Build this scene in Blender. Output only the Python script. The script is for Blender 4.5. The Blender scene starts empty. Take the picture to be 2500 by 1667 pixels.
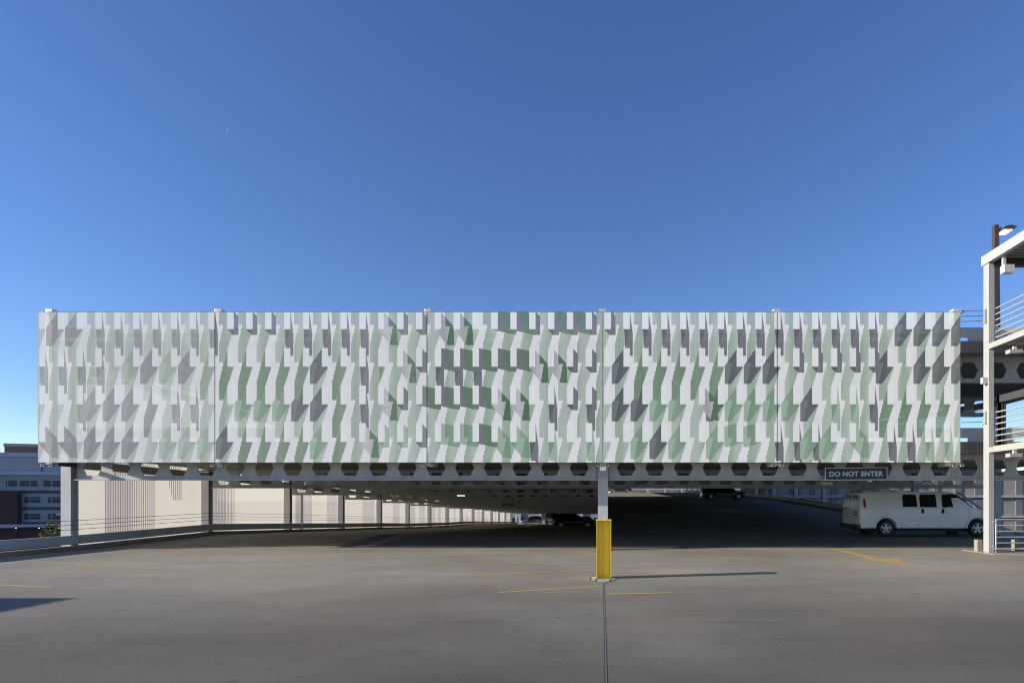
import bpy, math, random
import numpy as np
from mathutils import Vector
random.seed(7)
R = math.radians
sc = bpy.context.scene
COL = sc.collection
# ---------------------------------------------------------------- camera, sky, sun, exposure
F = 1428.0; CX = 1469.0; CY = 1220.0; CAMZ = 1.70
cam = bpy.data.cameras.new('camera'); camo = bpy.data.objects.new('camera', cam); COL.objects.link(camo)
camo.location = (0, 0, CAMZ); camo.rotation_euler = (R(90), 0, 0)
cam.sensor_width = 36; cam.lens = 36 * F / 2500
cam.shift_x = (1250 - CX) / 2500; cam.shift_y = (CY - 833.5) / 2500
cam.clip_end = 6000; cam.clip_start = 0.05
sc.camera = camo
SUN_EL, SUN_AZ = 17.8, 12.5           # light travels toward +X, turned 12.5 degrees toward +Y
w = bpy.data.worlds.new("World"); sc.world = w; w.use_nodes = True
nt = w.node_tree; bg = nt.nodes['Background']
sky = nt.nodes.new('ShaderNodeTexSky'); sky.sky_type = 'NISHITA'; sky.sun_disc = False
sky.sun_elevation = R(SUN_EL); sky.sun_rotation = R(-90 - SUN_AZ)
sky.air_density = 1.0; sky.dust_density = 0.3; sky.ozone_density = 3.0; sky.altitude = 1600
hs = nt.nodes.new('ShaderNodeHueSaturation'); hs.inputs['Saturation'].default_value = 1.19; hs.inputs['Hue'].default_value = 0.514
gm = nt.nodes.new('ShaderNodeGamma'); gm.inputs[1].default_value = 0.90; nt.links.new(sky.outputs[0], gm.inputs[0]); nt.links.new(gm.outputs[0], hs.inputs['Color']); nt.links.new(hs.outputs[0], bg.inputs[0]); bg.inputs[1].default_value = 0.111
sl = bpy.data.lights.new('sun', 'SUN'); sl.energy = 4.4; sl.angle = R(0.5); sl.color = (1, 0.90, 0.78)
slo = bpy.data.objects.new('sun', sl); COL.objects.link(slo)
trav = Vector((math.cos(R(SUN_AZ)) * math.cos(R(SUN_EL)), math.sin(R(SUN_AZ)) * math.cos(R(SUN_EL)), -math.sin(R(SUN_EL))))
slo.rotation_euler = trav.to_track_quat('-Z', 'Y').to_euler(); slo.location = (-30, -5, 20)
sc.view_settings.view_transform = 'Standard'; sc.view_settings.look = 'None'
sc.view_settings.exposure = 0.95; sc.view_settings.gamma = 1
sc.cycles.filter_width = 1.15; sc.cycles.max_bounces = 8; sc.cycles.transparent_max_bounces = 16

# ---------------------------------------------------------------- helpers
def W(px, py, Y):                      # photo pixel measured at distance Y -> world
    return Vector(((px - CX) * Y / F, Y, (CY - py) * Y / F + CAMZ))
def G(px, py, z=0.0):                  # photo pixel on the level deck
    Y = (CAMZ - z) * F / (py - CY)
    return Vector(((px - CX) * Y / F, Y, z))

def mat(name, col, rough=0.6, var=0.0, vscale=3.0, bump=0.0, bscale=40.0, metal=0.0, col2=None, spec=0.5, stretch=(1, 1, 1), coat=0.0):
    m = bpy.data.materials.new(name); m.use_nodes = True
    n = m.node_tree.nodes; l = m.node_tree.links; b = n['Principled BSDF']
    b.inputs['Base Color'].default_value = (*col, 1); b.inputs['Roughness'].default_value = rough
    b.inputs['Metallic'].default_value = metal; b.inputs['Specular IOR Level'].default_value = spec
    if coat: b.inputs['Coat Weight'].default_value = coat; b.inputs['Coat Roughness'].default_value = 0.05
    if var or bump:
        tc = n.new('ShaderNodeTexCoord'); mp = n.new('ShaderNodeMapping'); mp.inputs['Scale'].default_value = stretch
        l.new(tc.outputs['Object'], mp.inputs[0])
    if var:
        no = n.new('ShaderNodeTexNoise'); no.inputs['Scale'].default_value = vscale; no.inputs['Detail'].default_value = 7; no.inputs['Roughness'].default_value = 0.62
        l.new(mp.outputs[0], no.inputs['Vector'])
        rp = n.new('ShaderNodeValToRGB'); rp.color_ramp.elements[0].position = 0.3; rp.color_ramp.elements[1].position = 0.7
        c2 = col2 or tuple(c * (1 + var) for c in col)
        rp.color_ramp.elements[0].color = (*[c * (1 - var) for c in col], 1); rp.color_ramp.elements[1].color = (*c2, 1)
        l.new(no.outputs[0], rp.inputs[0]); l.new(rp.outputs[0], b.inputs['Base Color'])
    if bump:
        nb = n.new('ShaderNodeTexNoise'); nb.inputs['Scale'].default_value = bscale; nb.inputs['Detail'].default_value = 4
        l.new(mp.outputs[0], nb.inputs['Vector'])
        bp = n.new('ShaderNodeBump'); bp.inputs['Strength'].default_value = bump; bp.inputs['Distance'].default_value = 0.02
        l.new(nb.outputs[0], bp.inputs['Height']); l.new(bp.outputs[0], b.inputs['Normal'])
    return m
def emis(name, col, s):
    m = bpy.data.materials.new(name); m.use_nodes = True; n = m.node_tree.nodes; l = m.node_tree.links
    b = n['Principled BSDF']; b.inputs['Base Color'].default_value = (*col, 1)
    b.inputs['Emission Color'].default_value = (*col, 1); b.inputs['Emission Strength'].default_value = s
    return m

class MB:
    def __init__(s): s.v = []; s.f = []; s.m = []
    def add(s, vs, fs, mi=0):
        o = len(s.v); s.v += [tuple(v) for v in vs]; s.f += [tuple(i + o for i in f) for f in fs]; s.m += [mi] * len(fs); return s
    def box(s, x0, x1, y0, y1, z0, z1, mi=0):
        x0, x1 = sorted((x0, x1)); y0, y1 = sorted((y0, y1)); z0, z1 = sorted((z0, z1))
        vs = [(x, y, z) for x in (x0, x1) for y in (y0, y1) for z in (z0, z1)]
        return s.add(vs, [(0, 1, 3, 2), (4, 6, 7, 5), (0, 4, 5, 1), (2, 3, 7, 6), (0, 2, 6, 4), (1, 5, 7, 3)], mi)
    def hexa(s, b4, t4, mi=0):         # bottom ring (ccw from above), top ring
        return s.add(list(b4) + list(t4), [(3, 2, 1, 0), (4, 5, 6, 7), (0, 1, 5, 4), (1, 2, 6, 5), (2, 3, 7, 6), (3, 0, 4, 7)], mi)
    def prism(s, pts, ax, a, b, mi=0): # extrude a 2D polygon along axis
        n = len(pts)
        def P(p, t):
            return {'x': (t, p[0], p[1]), 'y': (p[0], t, p[1]), 'z': (p[0], p[1], t)}[ax]
        vs = [P(p, a) for p in pts] + [P(p, b) for p in pts]
        fs = [tuple(range(n))[::-1], tuple(range(n, 2 * n))] + [(i, (i + 1) % n, n + (i + 1) % n, n + i) for i in range(n)]
        return s.add(vs, fs, mi)
    def tube(s, pts, r, n=8, mi=0):
        pts = [Vector(p) for p in pts]; rings = []
        for i, p in enumerate(pts):
            d = (pts[min(i + 1, len(pts) - 1)] - pts[max(i - 1, 0)]).normalized()
            u = d.cross(Vector((0, 0, 1)));
            if u.length < 1e-3: u = Vector((1, 0, 0))
            u.normalize(); v = u.cross(d)
            rings.append([p + (u * math.cos(2 * math.pi * k / n) + v * math.sin(2 * math.pi * k / n)) * r for k in range(n)])
        vs = [q for rg in rings for q in rg]; fs = []
        for i in range(len(rings) - 1):
            for k in range(n): fs.append((i * n + k, i * n + (k + 1) % n, (i + 1) * n + (k + 1) % n, (i + 1) * n + k))
        fs += [tuple(range(n))[::-1], tuple(range((len(rings) - 1) * n, len(rings) * n))]
        return s.add(vs, fs, mi)
    def lathe(s, prof, c=(0, 0, 0), n=28, mi=0):  # profile (r, y) turned about Y
        vs = []; fs = []
        for k in range(n):
            a = 2 * math.pi * k / n
            for r, y in prof: vs.append((c[0] + r * math.cos(a), c[1] + y, c[2] + r * math.sin(a)))
        m_ = len(prof)
        for k in range(n):
            for j in range(m_ - 1):
                a0 = k * m_ + j; b0 = ((k + 1) % n) * m_ + j; fs.append((a0, a0 + 1, b0 + 1, b0))
        return s.add(vs, fs, mi)
    def build(s, name, mats, parent=None, smooth=False, bevel=0.0):
        me = bpy.data.meshes.new(name); me.from_pydata(s.v, [], s.f)
        for mm in (mats if isinstance(mats, (list, tuple)) else [mats]): me.materials.append(mm)
        me.polygons.foreach_set('material_index', s.m)
        import bmesh
        bm = bmesh.new(); bm.from_mesh(me); bmesh.ops.recalc_face_normals(bm, faces=bm.faces)
        bm.to_mesh(me); bm.free()
        if smooth:
            me.polygons.foreach_set('use_smooth', [True] * len(me.polygons))
            try: me.set_sharp_from_angle(angle=R(38))
            except Exception: pass
        o = bpy.data.objects.new(name, me); COL.objects.link(o)
        if parent: o.parent = parent
        if bevel:
            bv = o.modifiers.new('bevel', 'BEVEL'); bv.width = bevel; bv.segments = 2; bv.limit_method = 'ANGLE'
        return o
def tag(o, label=None, cat=None, group=None, kind=None):
    if label: o['label'] = label
    if cat: o['category'] = cat
    if group: o['group'] = group
    if kind: o['kind'] = kind
    return o
def empty(name, loc=(0, 0, 0), rz=0.0):
    o = bpy.data.objects.new(name, None); COL.objects.link(o); o.location = loc; o.rotation_euler = (0, 0, rz); return o
def inst(src, name, parent, loc):
    o = bpy.data.objects.new(name, src.data); COL.objects.link(o); o.parent = parent; o.location = loc; return o
def copy_tree(o, parent=None):
    c = o.copy(); COL.objects.link(c)
    if parent: c.parent = parent
    for ch in list(o.children): copy_tree(ch, c)
    return c
ORD = ['first', 'second', 'third', 'fourth', 'fifth', 'sixth', 'seventh', 'eighth', 'ninth', 'tenth', 'eleventh', 'twelfth', 'thirteenth', 'fourteenth', 'fifteenth', 'sixteenth', 'seventeenth']

# ---------------------------------------------------------------- materials
def floor_mat():
    m = bpy.data.materials.new('deck_concrete'); m.use_nodes = True; n = m.node_tree.nodes; l = m.node_tree.links; b = n['Principled BSDF']
    tc = n.new('ShaderNodeTexCoord')
    def noise(scale, stretch=(1, 1, 1), detail=6, rough=0.6):
        mp = n.new('ShaderNodeMapping'); mp.inputs['Scale'].default_value = stretch; l.new(tc.outputs['Object'], mp.inputs[0])
        no = n.new('ShaderNodeTexNoise'); no.inputs['Scale'].default_value = scale; no.inputs['Detail'].default_value = detail; no.inputs['Roughness'].default_value = rough
        l.new(mp.outputs[0], no.inputs['Vector']); return no.outputs[0]
    def ramp(src, a, b_, ca, cb):
        r = n.new('ShaderNodeValToRGB'); r.color_ramp.elements[0].position = a; r.color_ramp.elements[1].position = b_
        r.color_ramp.elements[0].color = (*ca, 1); r.color_ramp.elements[1].color = (*cb, 1); l.new(src, r.inputs[0]); return r.outputs[0]
    def mixc(t, f, a, b_):
        x = n.new('ShaderNodeMix'); x.data_type = 'RGBA'; x.blend_type = t
        if isinstance(f, float): x.inputs[0].default_value = f
        else: l.new(f, x.inputs[0])
        l.new(a, x.inputs[6]); l.new(b_, x.inputs[7]); return x.outputs[2]
    base = ramp(noise(0.16, (1, 1.3, 1), 5), 0.34, 0.66, (0.150, 0.142, 0.125), (0.228, 0.220, 0.196))
    st = ramp(noise(0.9, (0.35, 1.1, 1), 8, 0.7), 0.3, 0.72, (0.88, 0.88, 0.87), (1.10, 1.09, 1.07))
    c = mixc('MULTIPLY', 1.0, base, st)
    warm = ramp(noise(0.33, (1, 1, 1), 4), 0.4, 0.65, (1.0, 1.0, 1.0), (1.05, 0.99, 0.92))
    c = mixc('MULTIPLY', 1.0, c, warm)
    sp = ramp(noise(38, (1, 1, 1), 5, 0.9), 0.38, 0.62, (0.66, 0.66, 0.66), (1.36, 1.35, 1.31))
    c = mixc('MULTIPLY', 1.0, c, sp)
    stain = ramp(noise(1.7, (1, 1.2, 1), 5, 0.55), 0.60, 0.74, (1, 1, 1), (0.80, 0.79, 0.78))
    c = mixc('MULTIPLY', 1.0, c, stain)
    oil = ramp(noise(3.6, (1, 1, 1), 2, 0.4), 0.70, 0.76, (1, 1, 1), (0.66, 0.65, 0.65))
    c = mixc('MULTIPLY', 1.0, c, oil)
    chips = ramp(noise(14, (1, 1, 1), 2, 0.5), 0.70, 0.73, (1, 1, 1), (1.6, 1.52, 1.4))
    c = mixc('MULTIPLY', 1.0, c, chips)
    # sparse dark tyre scuffs
    sk = ramp(noise(0.6, (0.35, 3.2, 1), 3, 0.5), 0.635, 0.70, (1, 1, 1), (0.84, 0.84, 0.85))
    c = mixc('MULTIPLY', 1.0, c, sk)
    # grazing gloss painted into the albedo: near deck darker, stall rows lighter
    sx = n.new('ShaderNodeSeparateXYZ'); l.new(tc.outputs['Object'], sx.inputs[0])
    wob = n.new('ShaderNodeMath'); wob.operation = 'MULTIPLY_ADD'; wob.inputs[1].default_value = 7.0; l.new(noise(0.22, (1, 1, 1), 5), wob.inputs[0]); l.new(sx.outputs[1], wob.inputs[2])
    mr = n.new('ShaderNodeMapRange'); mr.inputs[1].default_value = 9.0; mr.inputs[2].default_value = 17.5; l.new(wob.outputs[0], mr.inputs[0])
    gloss_tone = ramp(mr.outputs[0], 0.0, 1.0, (0.575, 0.56, 0.55), (1.28, 1.27, 1.22))
    c = mixc('MULTIPLY', 1.0, c, gloss_tone)
    l.new(c, b.inputs['Base Color']); b.inputs['Roughness'].default_value = 0.78; b.inputs['Specular IOR Level'].default_value = 0.35
    bp = n.new('ShaderNodeBump'); bp.inputs['Strength'].default_value = 0.22; bp.inputs['Distance'].default_value = 0.006
    l.new(noise(55, (1, 1, 1), 4, 0.7), bp.inputs['Height']); l.new(bp.outputs[0], b.inputs['Normal'])
    return m
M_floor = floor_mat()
M_conc = mat('concrete', (0.23, 0.195, 0.155), 0.85, 0.22, 1.2, 0.3, 30)
M_soffit = mat('concrete_soffit', (0.30, 0.28, 0.25), 0.9, 0.15, 0.8, 0.2, 20)
M_steel = mat('painted_steel', (0.50, 0.505, 0.51), 0.5, 0.12, 1.6, 0.05, 12, stretch=(1, 1, .4))
M_rail = mat('rail_steel', (0.42, 0.43, 0.45), 0.45, 0.08, 2.0)
M_galv = mat('galvanised_steel', (0.60, 0.60, 0.58), 0.45, 0.10, 8.0, metal=0.3)
M_white = mat('white_paint', (0.335, 0.34, 0.33), 0.5, 0.05, 3.0, 0.05, 14)
M_cable = mat('cable_steel', (0.05, 0.05, 0.055), 0.5, metal=0.3)
M_yellow = mat('yellow_paint', (0.84, 0.62, 0.04), 0.42, 0.07, 9.0, 0.1, 18)
M_pole = mat('bronze_paint', (0.055, 0.042, 0.04), 0.5, 0.1, 5)
M_navy = mat('navy_sign', (0.030, 0.042, 0.085), 0.5, 0.05, 4)
M_letter = mat('letter_grey', (0.55, 0.58, 0.64), 0.5, 0.04, 20)
M_dark = mat('dark_metal', (0.05, 0.05, 0.055), 0.5, 0.1, 4)
M_tan = mat('tan_wood', (0.45, 0.34, 0.22), 0.8, 0.15, 9)
M_black = mat('black_rubber', (0.018, 0.018, 0.018), 0.8, 0.1, 10)
M_glass = mat('dark_glass', (0.015, 0.018, 0.02), 0.08, spec=0.35)
M_rim = mat('alloy', (0.55, 0.55, 0.56), 0.35, metal=0.6)
M_red = mat('tail_lens', (0.45, 0.015, 0.02), 0.2, coat=0.5)
M_lens = mat('clear_lens', (0.7, 0.7, 0.7), 0.15, coat=0.5)
M_lamp = emis('lamp_glow', (1.0, 0.86, 0.62), 6.0)
M_lamp2 = emis('ceiling_lamp_glow', (1.0, 0.9, 0.72), 1.6)
def line_mat(p0=0.34, p1=0.56):
    m = mat('line_paint', (0.50, 0.33, 0.07), 0.7)
    n = m.node_tree.nodes; l = m.node_tree.links; b = n['Principled BSDF']
    tc = n.new('ShaderNodeTexCoord'); no = n.new('ShaderNodeTexNoise'); no.inputs['Scale'].default_value = 7; no.inputs['Detail'].default_value = 9; no.inputs['Roughness'].default_value = 0.75
    l.new(tc.outputs['Object'], no.inputs['Vector'])
    r = n.new('ShaderNodeValToRGB'); r.color_ramp.elements[0].position = p0; r.color_ramp.elements[1].position = p1
    r.color_ramp.elements[0].color = (0.21, 0.18, 0.13, 1); r.color_ramp.elements[1].color = (0.50, 0.33, 0.09, 1)
    l.new(no.outputs[0], r.inputs[0]); l.new(r.outputs[0], b.inputs['Base Color']); return m
M_line = line_mat()

# ---------------------------------------------------------------- ground and decks
def interp(tab, y):
    for (a, za), (b, zb) in zip(tab, tab[1:]):
        if y <= b: return za + (zb - za) * max(0, (y - a)) / (b - a) if y > a else za
    return tab[-1][1]
PL = [(20.6, 0.0), (27, 0.10), (33.6, -0.14), (40.6, -0.41), (47.6, -0.67), (54.6, -0.97), (61.6, -1.20), (68.6, -1.43), (75.6, -1.56), (83, -1.82), (104, -2.66), (111, -2.92), (125, -3.45), (160, -3.45)]
PR = [(20.6, 0.0), (26, 0.09), (61, 1.72), (110, 3.1), (160, 3.3)]
YS = [20.0 + 6.96 * i for i in range(16)]        # beam lines
YEND = 130.0
def zprof(side, y): return interp(PL if side < 0 else PR, y)
g = MB(); g.add([(-3000, -600, -10), (3000, -600, -10), (3000, 4500, -10), (-3000, 4500, -10)], [(0, 1, 2, 3)])
tag(g.build('ground', mat('city_ground', (0.07, 0.07, 0.06), 0.9, 0.3, 0.02)), kind='structure')
ys = [20.6, 23, 26, 27, 30] + [33.6 + 3.5 * i for i in range(30)] + [150]
dk = MB()
dk.box(-18.25, 30, -14, 20.6, -0.45, 0)
def ramp_strip(mb, side, off, x0, x1, ylist, th=0.22, mi=0):
    vs = []
    for y in ylist:
        z = zprof(side, y) + off
        vs += [(x0, y, z), (x1, y, z), (x0, y, z - th), (x1, y, z - th)]
    fs = []
    for i in range(len(ylist) - 1):
        a = 4 * i; b = a + 4
        fs += [(a, a + 1, b + 1, b), (a + 2, b + 2, b + 3, a + 3), (a, b, b + 2, a + 2), (a + 1, a + 3, b + 3, b + 1)]
    fs += [(0, 2, 3, 1), (4 * len(ylist) - 4, 4 * len(ylist) - 3, 4 * len(ylist) - 1, 4 * len(ylist) - 2)]
    mb.add(vs, fs, mi)
ramp_strip(dk, -1, 0, -18.25, -0.0, ys, 0.42); ramp_strip(dk, 1, 0, 0.001, 18.25, ys, 0.42)
dk.box(18.25, 30, 20.6, 28, -0.45, 0.0)
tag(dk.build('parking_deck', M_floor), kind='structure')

# painted lines, joint, pads (sheets 4 mm apart)
def strip(mb, a, b, wd, z=0.004, wd2=None):
    a = Vector(a); b = Vector(b); d = (b - a); d.z = 0; d.normalize(); nrm = Vector((-d.y, d.x, 0))
    w2 = wd2 or wd
    p = [a + nrm * wd / 2, a - nrm * wd / 2, b - nrm * w2 / 2, b + nrm * w2 / 2]
    mb.add([(q.x, q.y, z) for q in p], [(0, 1, 2, 3)])
LN = MB()
for (x0, y0, x1, y1) in [(1492, 1349, 1845, 1343.5), (1486, 1370.5, 1905, 1364.5), (1498, 1401.5, 1895, 1395.5), (1481, 1450, 1640, 1446.5),
                         (1090, 1356, 1457, 1344.5), (1025, 1382, 1457, 1363.5), (1140, 1406, 1457, 1391), (1215, 1446, 1470, 1431),
                         (63, 1371, 390, 1388.5), (293, 1345, 579, 1357), (0, 1427, 128, 1433.5), (440, 1328, 703, 1337), (2270, 1340.5, 2385, 1342.5)]:
    strip(LN, G(x0, y0), G(x1, y1), 0.115)
tag(LN.build('lane_line', M_line), kind='structure')
AR = MB()
def gp(pts, mb, z=0.004): mb.add([(G(x, y).x, G(x, y).y, z) for x, y in pts], [tuple(range(len(pts)))])
gp([(2024, 1339), (2047, 1339), (2122, 1357), (2150, 1363.5), (2118, 1364), (2088, 1355)], AR)
gp([(2096, 1364.2), (2198, 1363.8), (2213, 1378.5), (2184, 1377.5), (2150, 1371)], AR)
tag(AR.build('road_arrow', line_mat(0.36, 0.54)), kind='structure')
J = MB(); strip(J, (0.032, 2.0, 0), (0.032, 12.1, 0), 0.009)
tag(J.build('joint_gap', M_black), kind='structure')
J = MB(); strip(J, (0.044, 2.0, 0), (0.044, 12.1, 0), 0.010)
tag(J.build('joint_sealant', mat('sealant', (0.17, 0.165, 0.14), 0.7, 0.1, 9)), kind='structure')
PD = MB(); gp([(1443, 1410), (1442, 1415.5), (1455, 1418.5), (1472, 1422), (1490, 1418), (1504, 1413.5), (1503, 1404.5), (1456, 1405)], PD, 0.006)
tag(PD.build('post_pad', mat('pad_concrete', (0.33, 0.31, 0.27), 0.85, 0.12, 5, 0.3, 40)), kind='structure')
PD = MB(); 
for a, b in [((1442, 1409.5), (1457, 1404.5)), ((1441, 1416.3), (1442, 1409.5)), ((1441, 1416.3), (1456, 1419)), ((1472, 1422.8), (1490, 1419)), ((1490, 1419), (1506, 1414)), ((1455, 1411), (1456, 1419)), ((1489.5, 1411), (1490, 1419))]:
    strip(PD, G(*a), G(*b), 0.022, 0.009)
tag(PD.build('pad_joint', M_black), kind='structure')

# ---------------------------------------------------------------- garage building
garage = tag(empty('parking_garage', (0, 20, 0)), 'long open steel and concrete parking garage with hexagon holed beams behind the printed screens', 'parking garage')
garage.location = (0, 0, 0)
HCL = [-17.41 + 0.9787 * k for k in range(18)]
HCR = [0.84 + 0.975 * k for k in range(18)]
def beam_mesh(x0, x1, centres, depth=0.86, hw=0.325, hf=0.195, hh=0.27, zc=0.43, t=0.014):
    mb = MB()
    zt = depth - 0.03; zb = 0.03
    s = centres[1] - centres[0]
    edges = [c - s / 2 for c in centres] + [centres[-1] + s / 2]
    def slab(pts):  # quad in xz extruded in y
        mb.prism(pts, 'y', -t, t)
    if edges[0] > x0 + .01: slab([(x0, zb), (edges[0], zb), (edges[0], zt), (x0, zt)])
    if edges[-1] < x1 - .01: slab([(edges[-1], zb), (x1, zb), (x1, zt), (edges[-1], zt)])
    for i, c in enumerate(centres):
        a, b = edges[i], edges[i + 1]
        TL, TR, RT, LF, BR, BL = (c - hf, zc + hh), (c + hf, zc + hh), (c + hw, zc), (c - hw, zc), (c + hf, zc - hh), (c - hf, zc - hh)
        quads = [((a, zt), TL, TR, (b, zt)), ((b, zt), TR, RT, (b, zc)), ((b, zc), RT, BR, (b, zb)), ((b, zb), BR, BL, (a, zb)), ((a, zb), BL, LF, (a, zc)), ((a, zc), LF, TL, (a, zt))]
        for q in quads:
            mb.add([(p[0], -t, p[1]) for p in q] + [(p[0], t, p[1]) for p in q], [(0, 1, 2, 3), (7, 6, 5, 4)])
        ring = [TL, TR, RT, BR, BL, LF]
        mb.add([(p[0], -t, p[1]) for p in ring] + [(p[0], t, p[1]) for p in ring], [(k, (k + 1) % 6, 6 + (k + 1) % 6, 6 + k) for k in range(6)])
    mb.box(x0, x1, -0.13, 0.13, 0, 0.028); mb.box(x0, x1, -0.13, 0.13, depth - 0.028, depth)
    return mb
bl = beam_mesh(-17.93, -0.13, HCL).build('castellated_beam', M_steel, garage)
br = beam_mesh(0.21, 17.95, HCR).build('castellated_beam', M_steel, garage)
CE = {20.0: 0}
def beam_bottom(side, i):             # underside of the beams over the lowest deck
    y = YS[i]
    if i == 0: return 2.37
    if i == 1: return 2.24
    return zprof(side, y) + 2.13
LVL2 = 3.32
first = True
for lev in (0, 1):
    for i in range(16):
        if lev == 1 and i > 7: continue
        for side, src in ((-1, bl), (1, br)):
            z = beam_bottom(side, i) + LVL2 * lev
            if lev == 0 and i == 0: src.location = (0, 20, z); continue
            inst(src, 'castellated_beam', garage, (0, YS[i], z))
# bolted end plates at the middle column
for sx in (-1, 1):
    mb = MB(); mb.box(0.04 + sx * 0.19, 0.04 + sx * 0.40, 19.965, 19.985, 2.42, 3.18)
    for k in range(5):
        for q in (0.235, 0.31): mb.box(0.04 + sx * q - .012, 0.04 + sx * q + .012, 19.945, 19.965, 2.5 + .14 * k - .012, 2.5 + .14 * k + .012)
    mb.build('bolt_plate', M_steel, garage)
# slabs of the upper decks
for lev in (1, 2):
    off = 3.40 + 0.06 + LVL2 * (lev - 1)   # slab top over the beams
    for side in (-1, 1):
        m_ = MB(); x0, x1 = (-18.25, -0.02) if side < 0 else (0.02, 18.25)
        yl = [19.75] + YS[1:] + [YEND]
        vs = []
        for k, y in enumerate(yl):
            i = min(k, 15)
            zb = beam_bottom(side, i) + 0.86 + LVL2 * (lev - 1)
            vs += [(x0, y, zb + 0.20), (x1, y, zb + 0.20), (x0, y, zb), (x1, y, zb)]
        if lev == 2: vs = vs[:4 * 9]; yl = yl[:9]
        fs = []
        for i in range(len(yl) - 1):
            a = 4 * i; b = a + 4
            fs += [(a, a + 1, b + 1, b), (a + 2, b + 2, b + 3, a + 3), (a, b, b + 2, a + 2), (a + 1, a + 3, b + 3, b + 1)]
        fs += [(0, 2, 3, 1), (4 * len(yl) - 4, 4 * len(yl) - 3, 4 * len(yl) - 1, 4 * len(yl) - 2)]
        m_.add(vs, fs); m_.build('deck_slab', M_soffit, garage)
    zt = 3.62 if lev == 1 else 6.94
    m_ = MB(); m_.box(-18.25, 18.25, 19.3, 19.747, zt - 0.39, zt)
    m_.build('slab_edge', M_conc, garage)
    m_ = MB()                                            # steel vehicle barrier above the slab edge, open slots below it
    m_.box(-18.2, 18.2, 19.34, 19.40, zt + 0.13, zt + 0.46)
    x = -18.0
    while x < 18.2:
        m_.box(x - .25, x + 0.28, 19.345, 19.395, zt, zt + 0.13); x += 0.98
    m_.build('barrier', M_steel, garage)
    for h in (0.63, 0.81, 0.98):
        m_ = MB(); m_.tube([(-18.1, 19.37, zt + h), (11.5, 19.37, zt + h - .02)], 0.009, 6); m_.build('cable', M_cable, garage)
# channel beams along the outer edges under each deck
for lev in (0, 1):
    for side in (-1, 1):
        for i in range(15):
            if lev == 1 and i > 6: continue
            a, b = beam_bottom(side, i) + LVL2 * lev, beam_bottom(side, i + 1) + LVL2 * lev; x = side * 18.05; y0, y1 = YS[i] + .14, YS[i + 1] - .14; mb = MB()
            mb.hexa([(x - .05, y0, a + .40), (x + .05, y0, a + .40), (x + .05, y1, b + .40), (x - .05, y1, b + .40)], [(x - .05, y0, a + .70), (x + .05, y0, a + .70), (x + .05, y1, b + .70), (x - .05, y1, b + .70)])
            mb.build('edge_beam', M_steel, garage)
# columns
def col_mb(x, h0, h1, fw=0.17, d=0.17, turn=False):
    mb = MB(); t = 0.016
    if not turn:
        mb.box(x - fw, x + fw, -d, -d + t * 1.6, h0, h1); mb.box(x - fw, x + fw, d - t * 1.6, d, h0, h1); mb.box(x - t, x + t, -d + t * 1.6, d - t * 1.6, h0, h1)
    else:
        mb.box(x - d, x - d + t * 1.6, -fw, fw, h0, h1); mb.box(x + d - t * 1.6, x + d, -fw, fw, h0, h1); mb.box(x - d + t * 1.6, x + d - t * 1.6, -t, t, h0, h1)
    return mb
for i, y in enumerate(YS):
    for side, x in ((-1, -18.19), (0, 0.04), (1, 18.16)):
        if side == 0 and i > 0:
            z0 = zprof(-1, y) - 0.3; z1 = beam_bottom(1, i) + 0.8
        else:
            z0 = (zprof(side or -1, y)) - (9.0 if side else 0.0); z1 = 6.9 if i < 8 else beam_bottom(side or 1, i) + 0.8
            if side == 0: z1 = 6.9
        o = col_mb(0, z0, z1, 0.168, 0.15).build('column', M_steel, garage); o.location = (x, y, 0)
mb = MB(); mb.box(-0.20, 0.28, 19.72, 20.28, 0, 0.05); mb.build('base_plate', M_conc, garage)
# guard rails along both edges and their cables
def edge_rail(x, side, y0, step_ys, deep=0.05):
    yy = [y0] + list(step_ys)
    for a, b in zip(yy, yy[1:]):
        mb = MB(); za, zb_ = zprof(side, a), zprof(side, b)
        ya, yb = a + 0.012, b - 0.012
        mb.hexa([(x - deep, ya, za + .20), (x + deep, ya, za + .20), (x + deep, yb, zb_ + .20), (x - deep, yb, zb_ + .20)],
                [(x - deep, ya, za + .50), (x + deep, ya, za + .50), (x + deep, yb, zb_ + .50), (x - deep, yb, zb_ + .50)])
        mb.build('guard_rail', M_rail, garage)
    for h in (0.70, 0.85, 1.00):
        mb = MB(); mb.tube([(x - side * 0.0 , y, zprof(side, y) + h) for y in yy], 0.009, 6); mb.build('cable', M_cable, garage)
    mb = MB()
    for a, b in zip(yy, yy[1:]):
        za, zb_ = zprof(side, a), zprof(side, b); q = x + side * 0.03
        mb.hexa([(q - .1, a, za - .02), (q + .1, a, za - .02), (q + .1, b, zb_ - .02), (q - .1, b, zb_ - .02)], [(q - .1, a, za + .15), (q + .1, a, za + .15), (q + .1, b, zb_ + .15), (q - .1, b, zb_ + .15)])
    mb.build('kerb', M_conc, garage)
edge_rail(-17.9, -1, 6.0, [13.0] + YS)
edge_rail(17.92, 1, YS[1], YS[2:])
# rail running in front of level: a rear cross wall of the right ramp
# diagonal brace at the right side
mb = MB(); a = W(2338, 1201, 26.9); b = W(2412, 1253, 26.9)
mb.tube([a, b], 0.06, 4); mb.build('brace', M_rail, garage)
# drain pipe and ceiling conduits
mb = MB(); mb.tube([(-17.75, 34.6, 2.0), (-17.75, 34.6, -0.1)], 0.06, 10); mb.build('drain_pipe', M_galv, garage)
for yv in (23.2, 30.4):
    mb = MB(); mb.tube([(-16, yv, 2.85), (-6, yv + .6, 2.85), (-5.6, yv + 1.5, 2.85), (17, yv + 1.2, 2.85)], 0.03, 6); mb.build('conduit', M_galv, garage)
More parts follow.
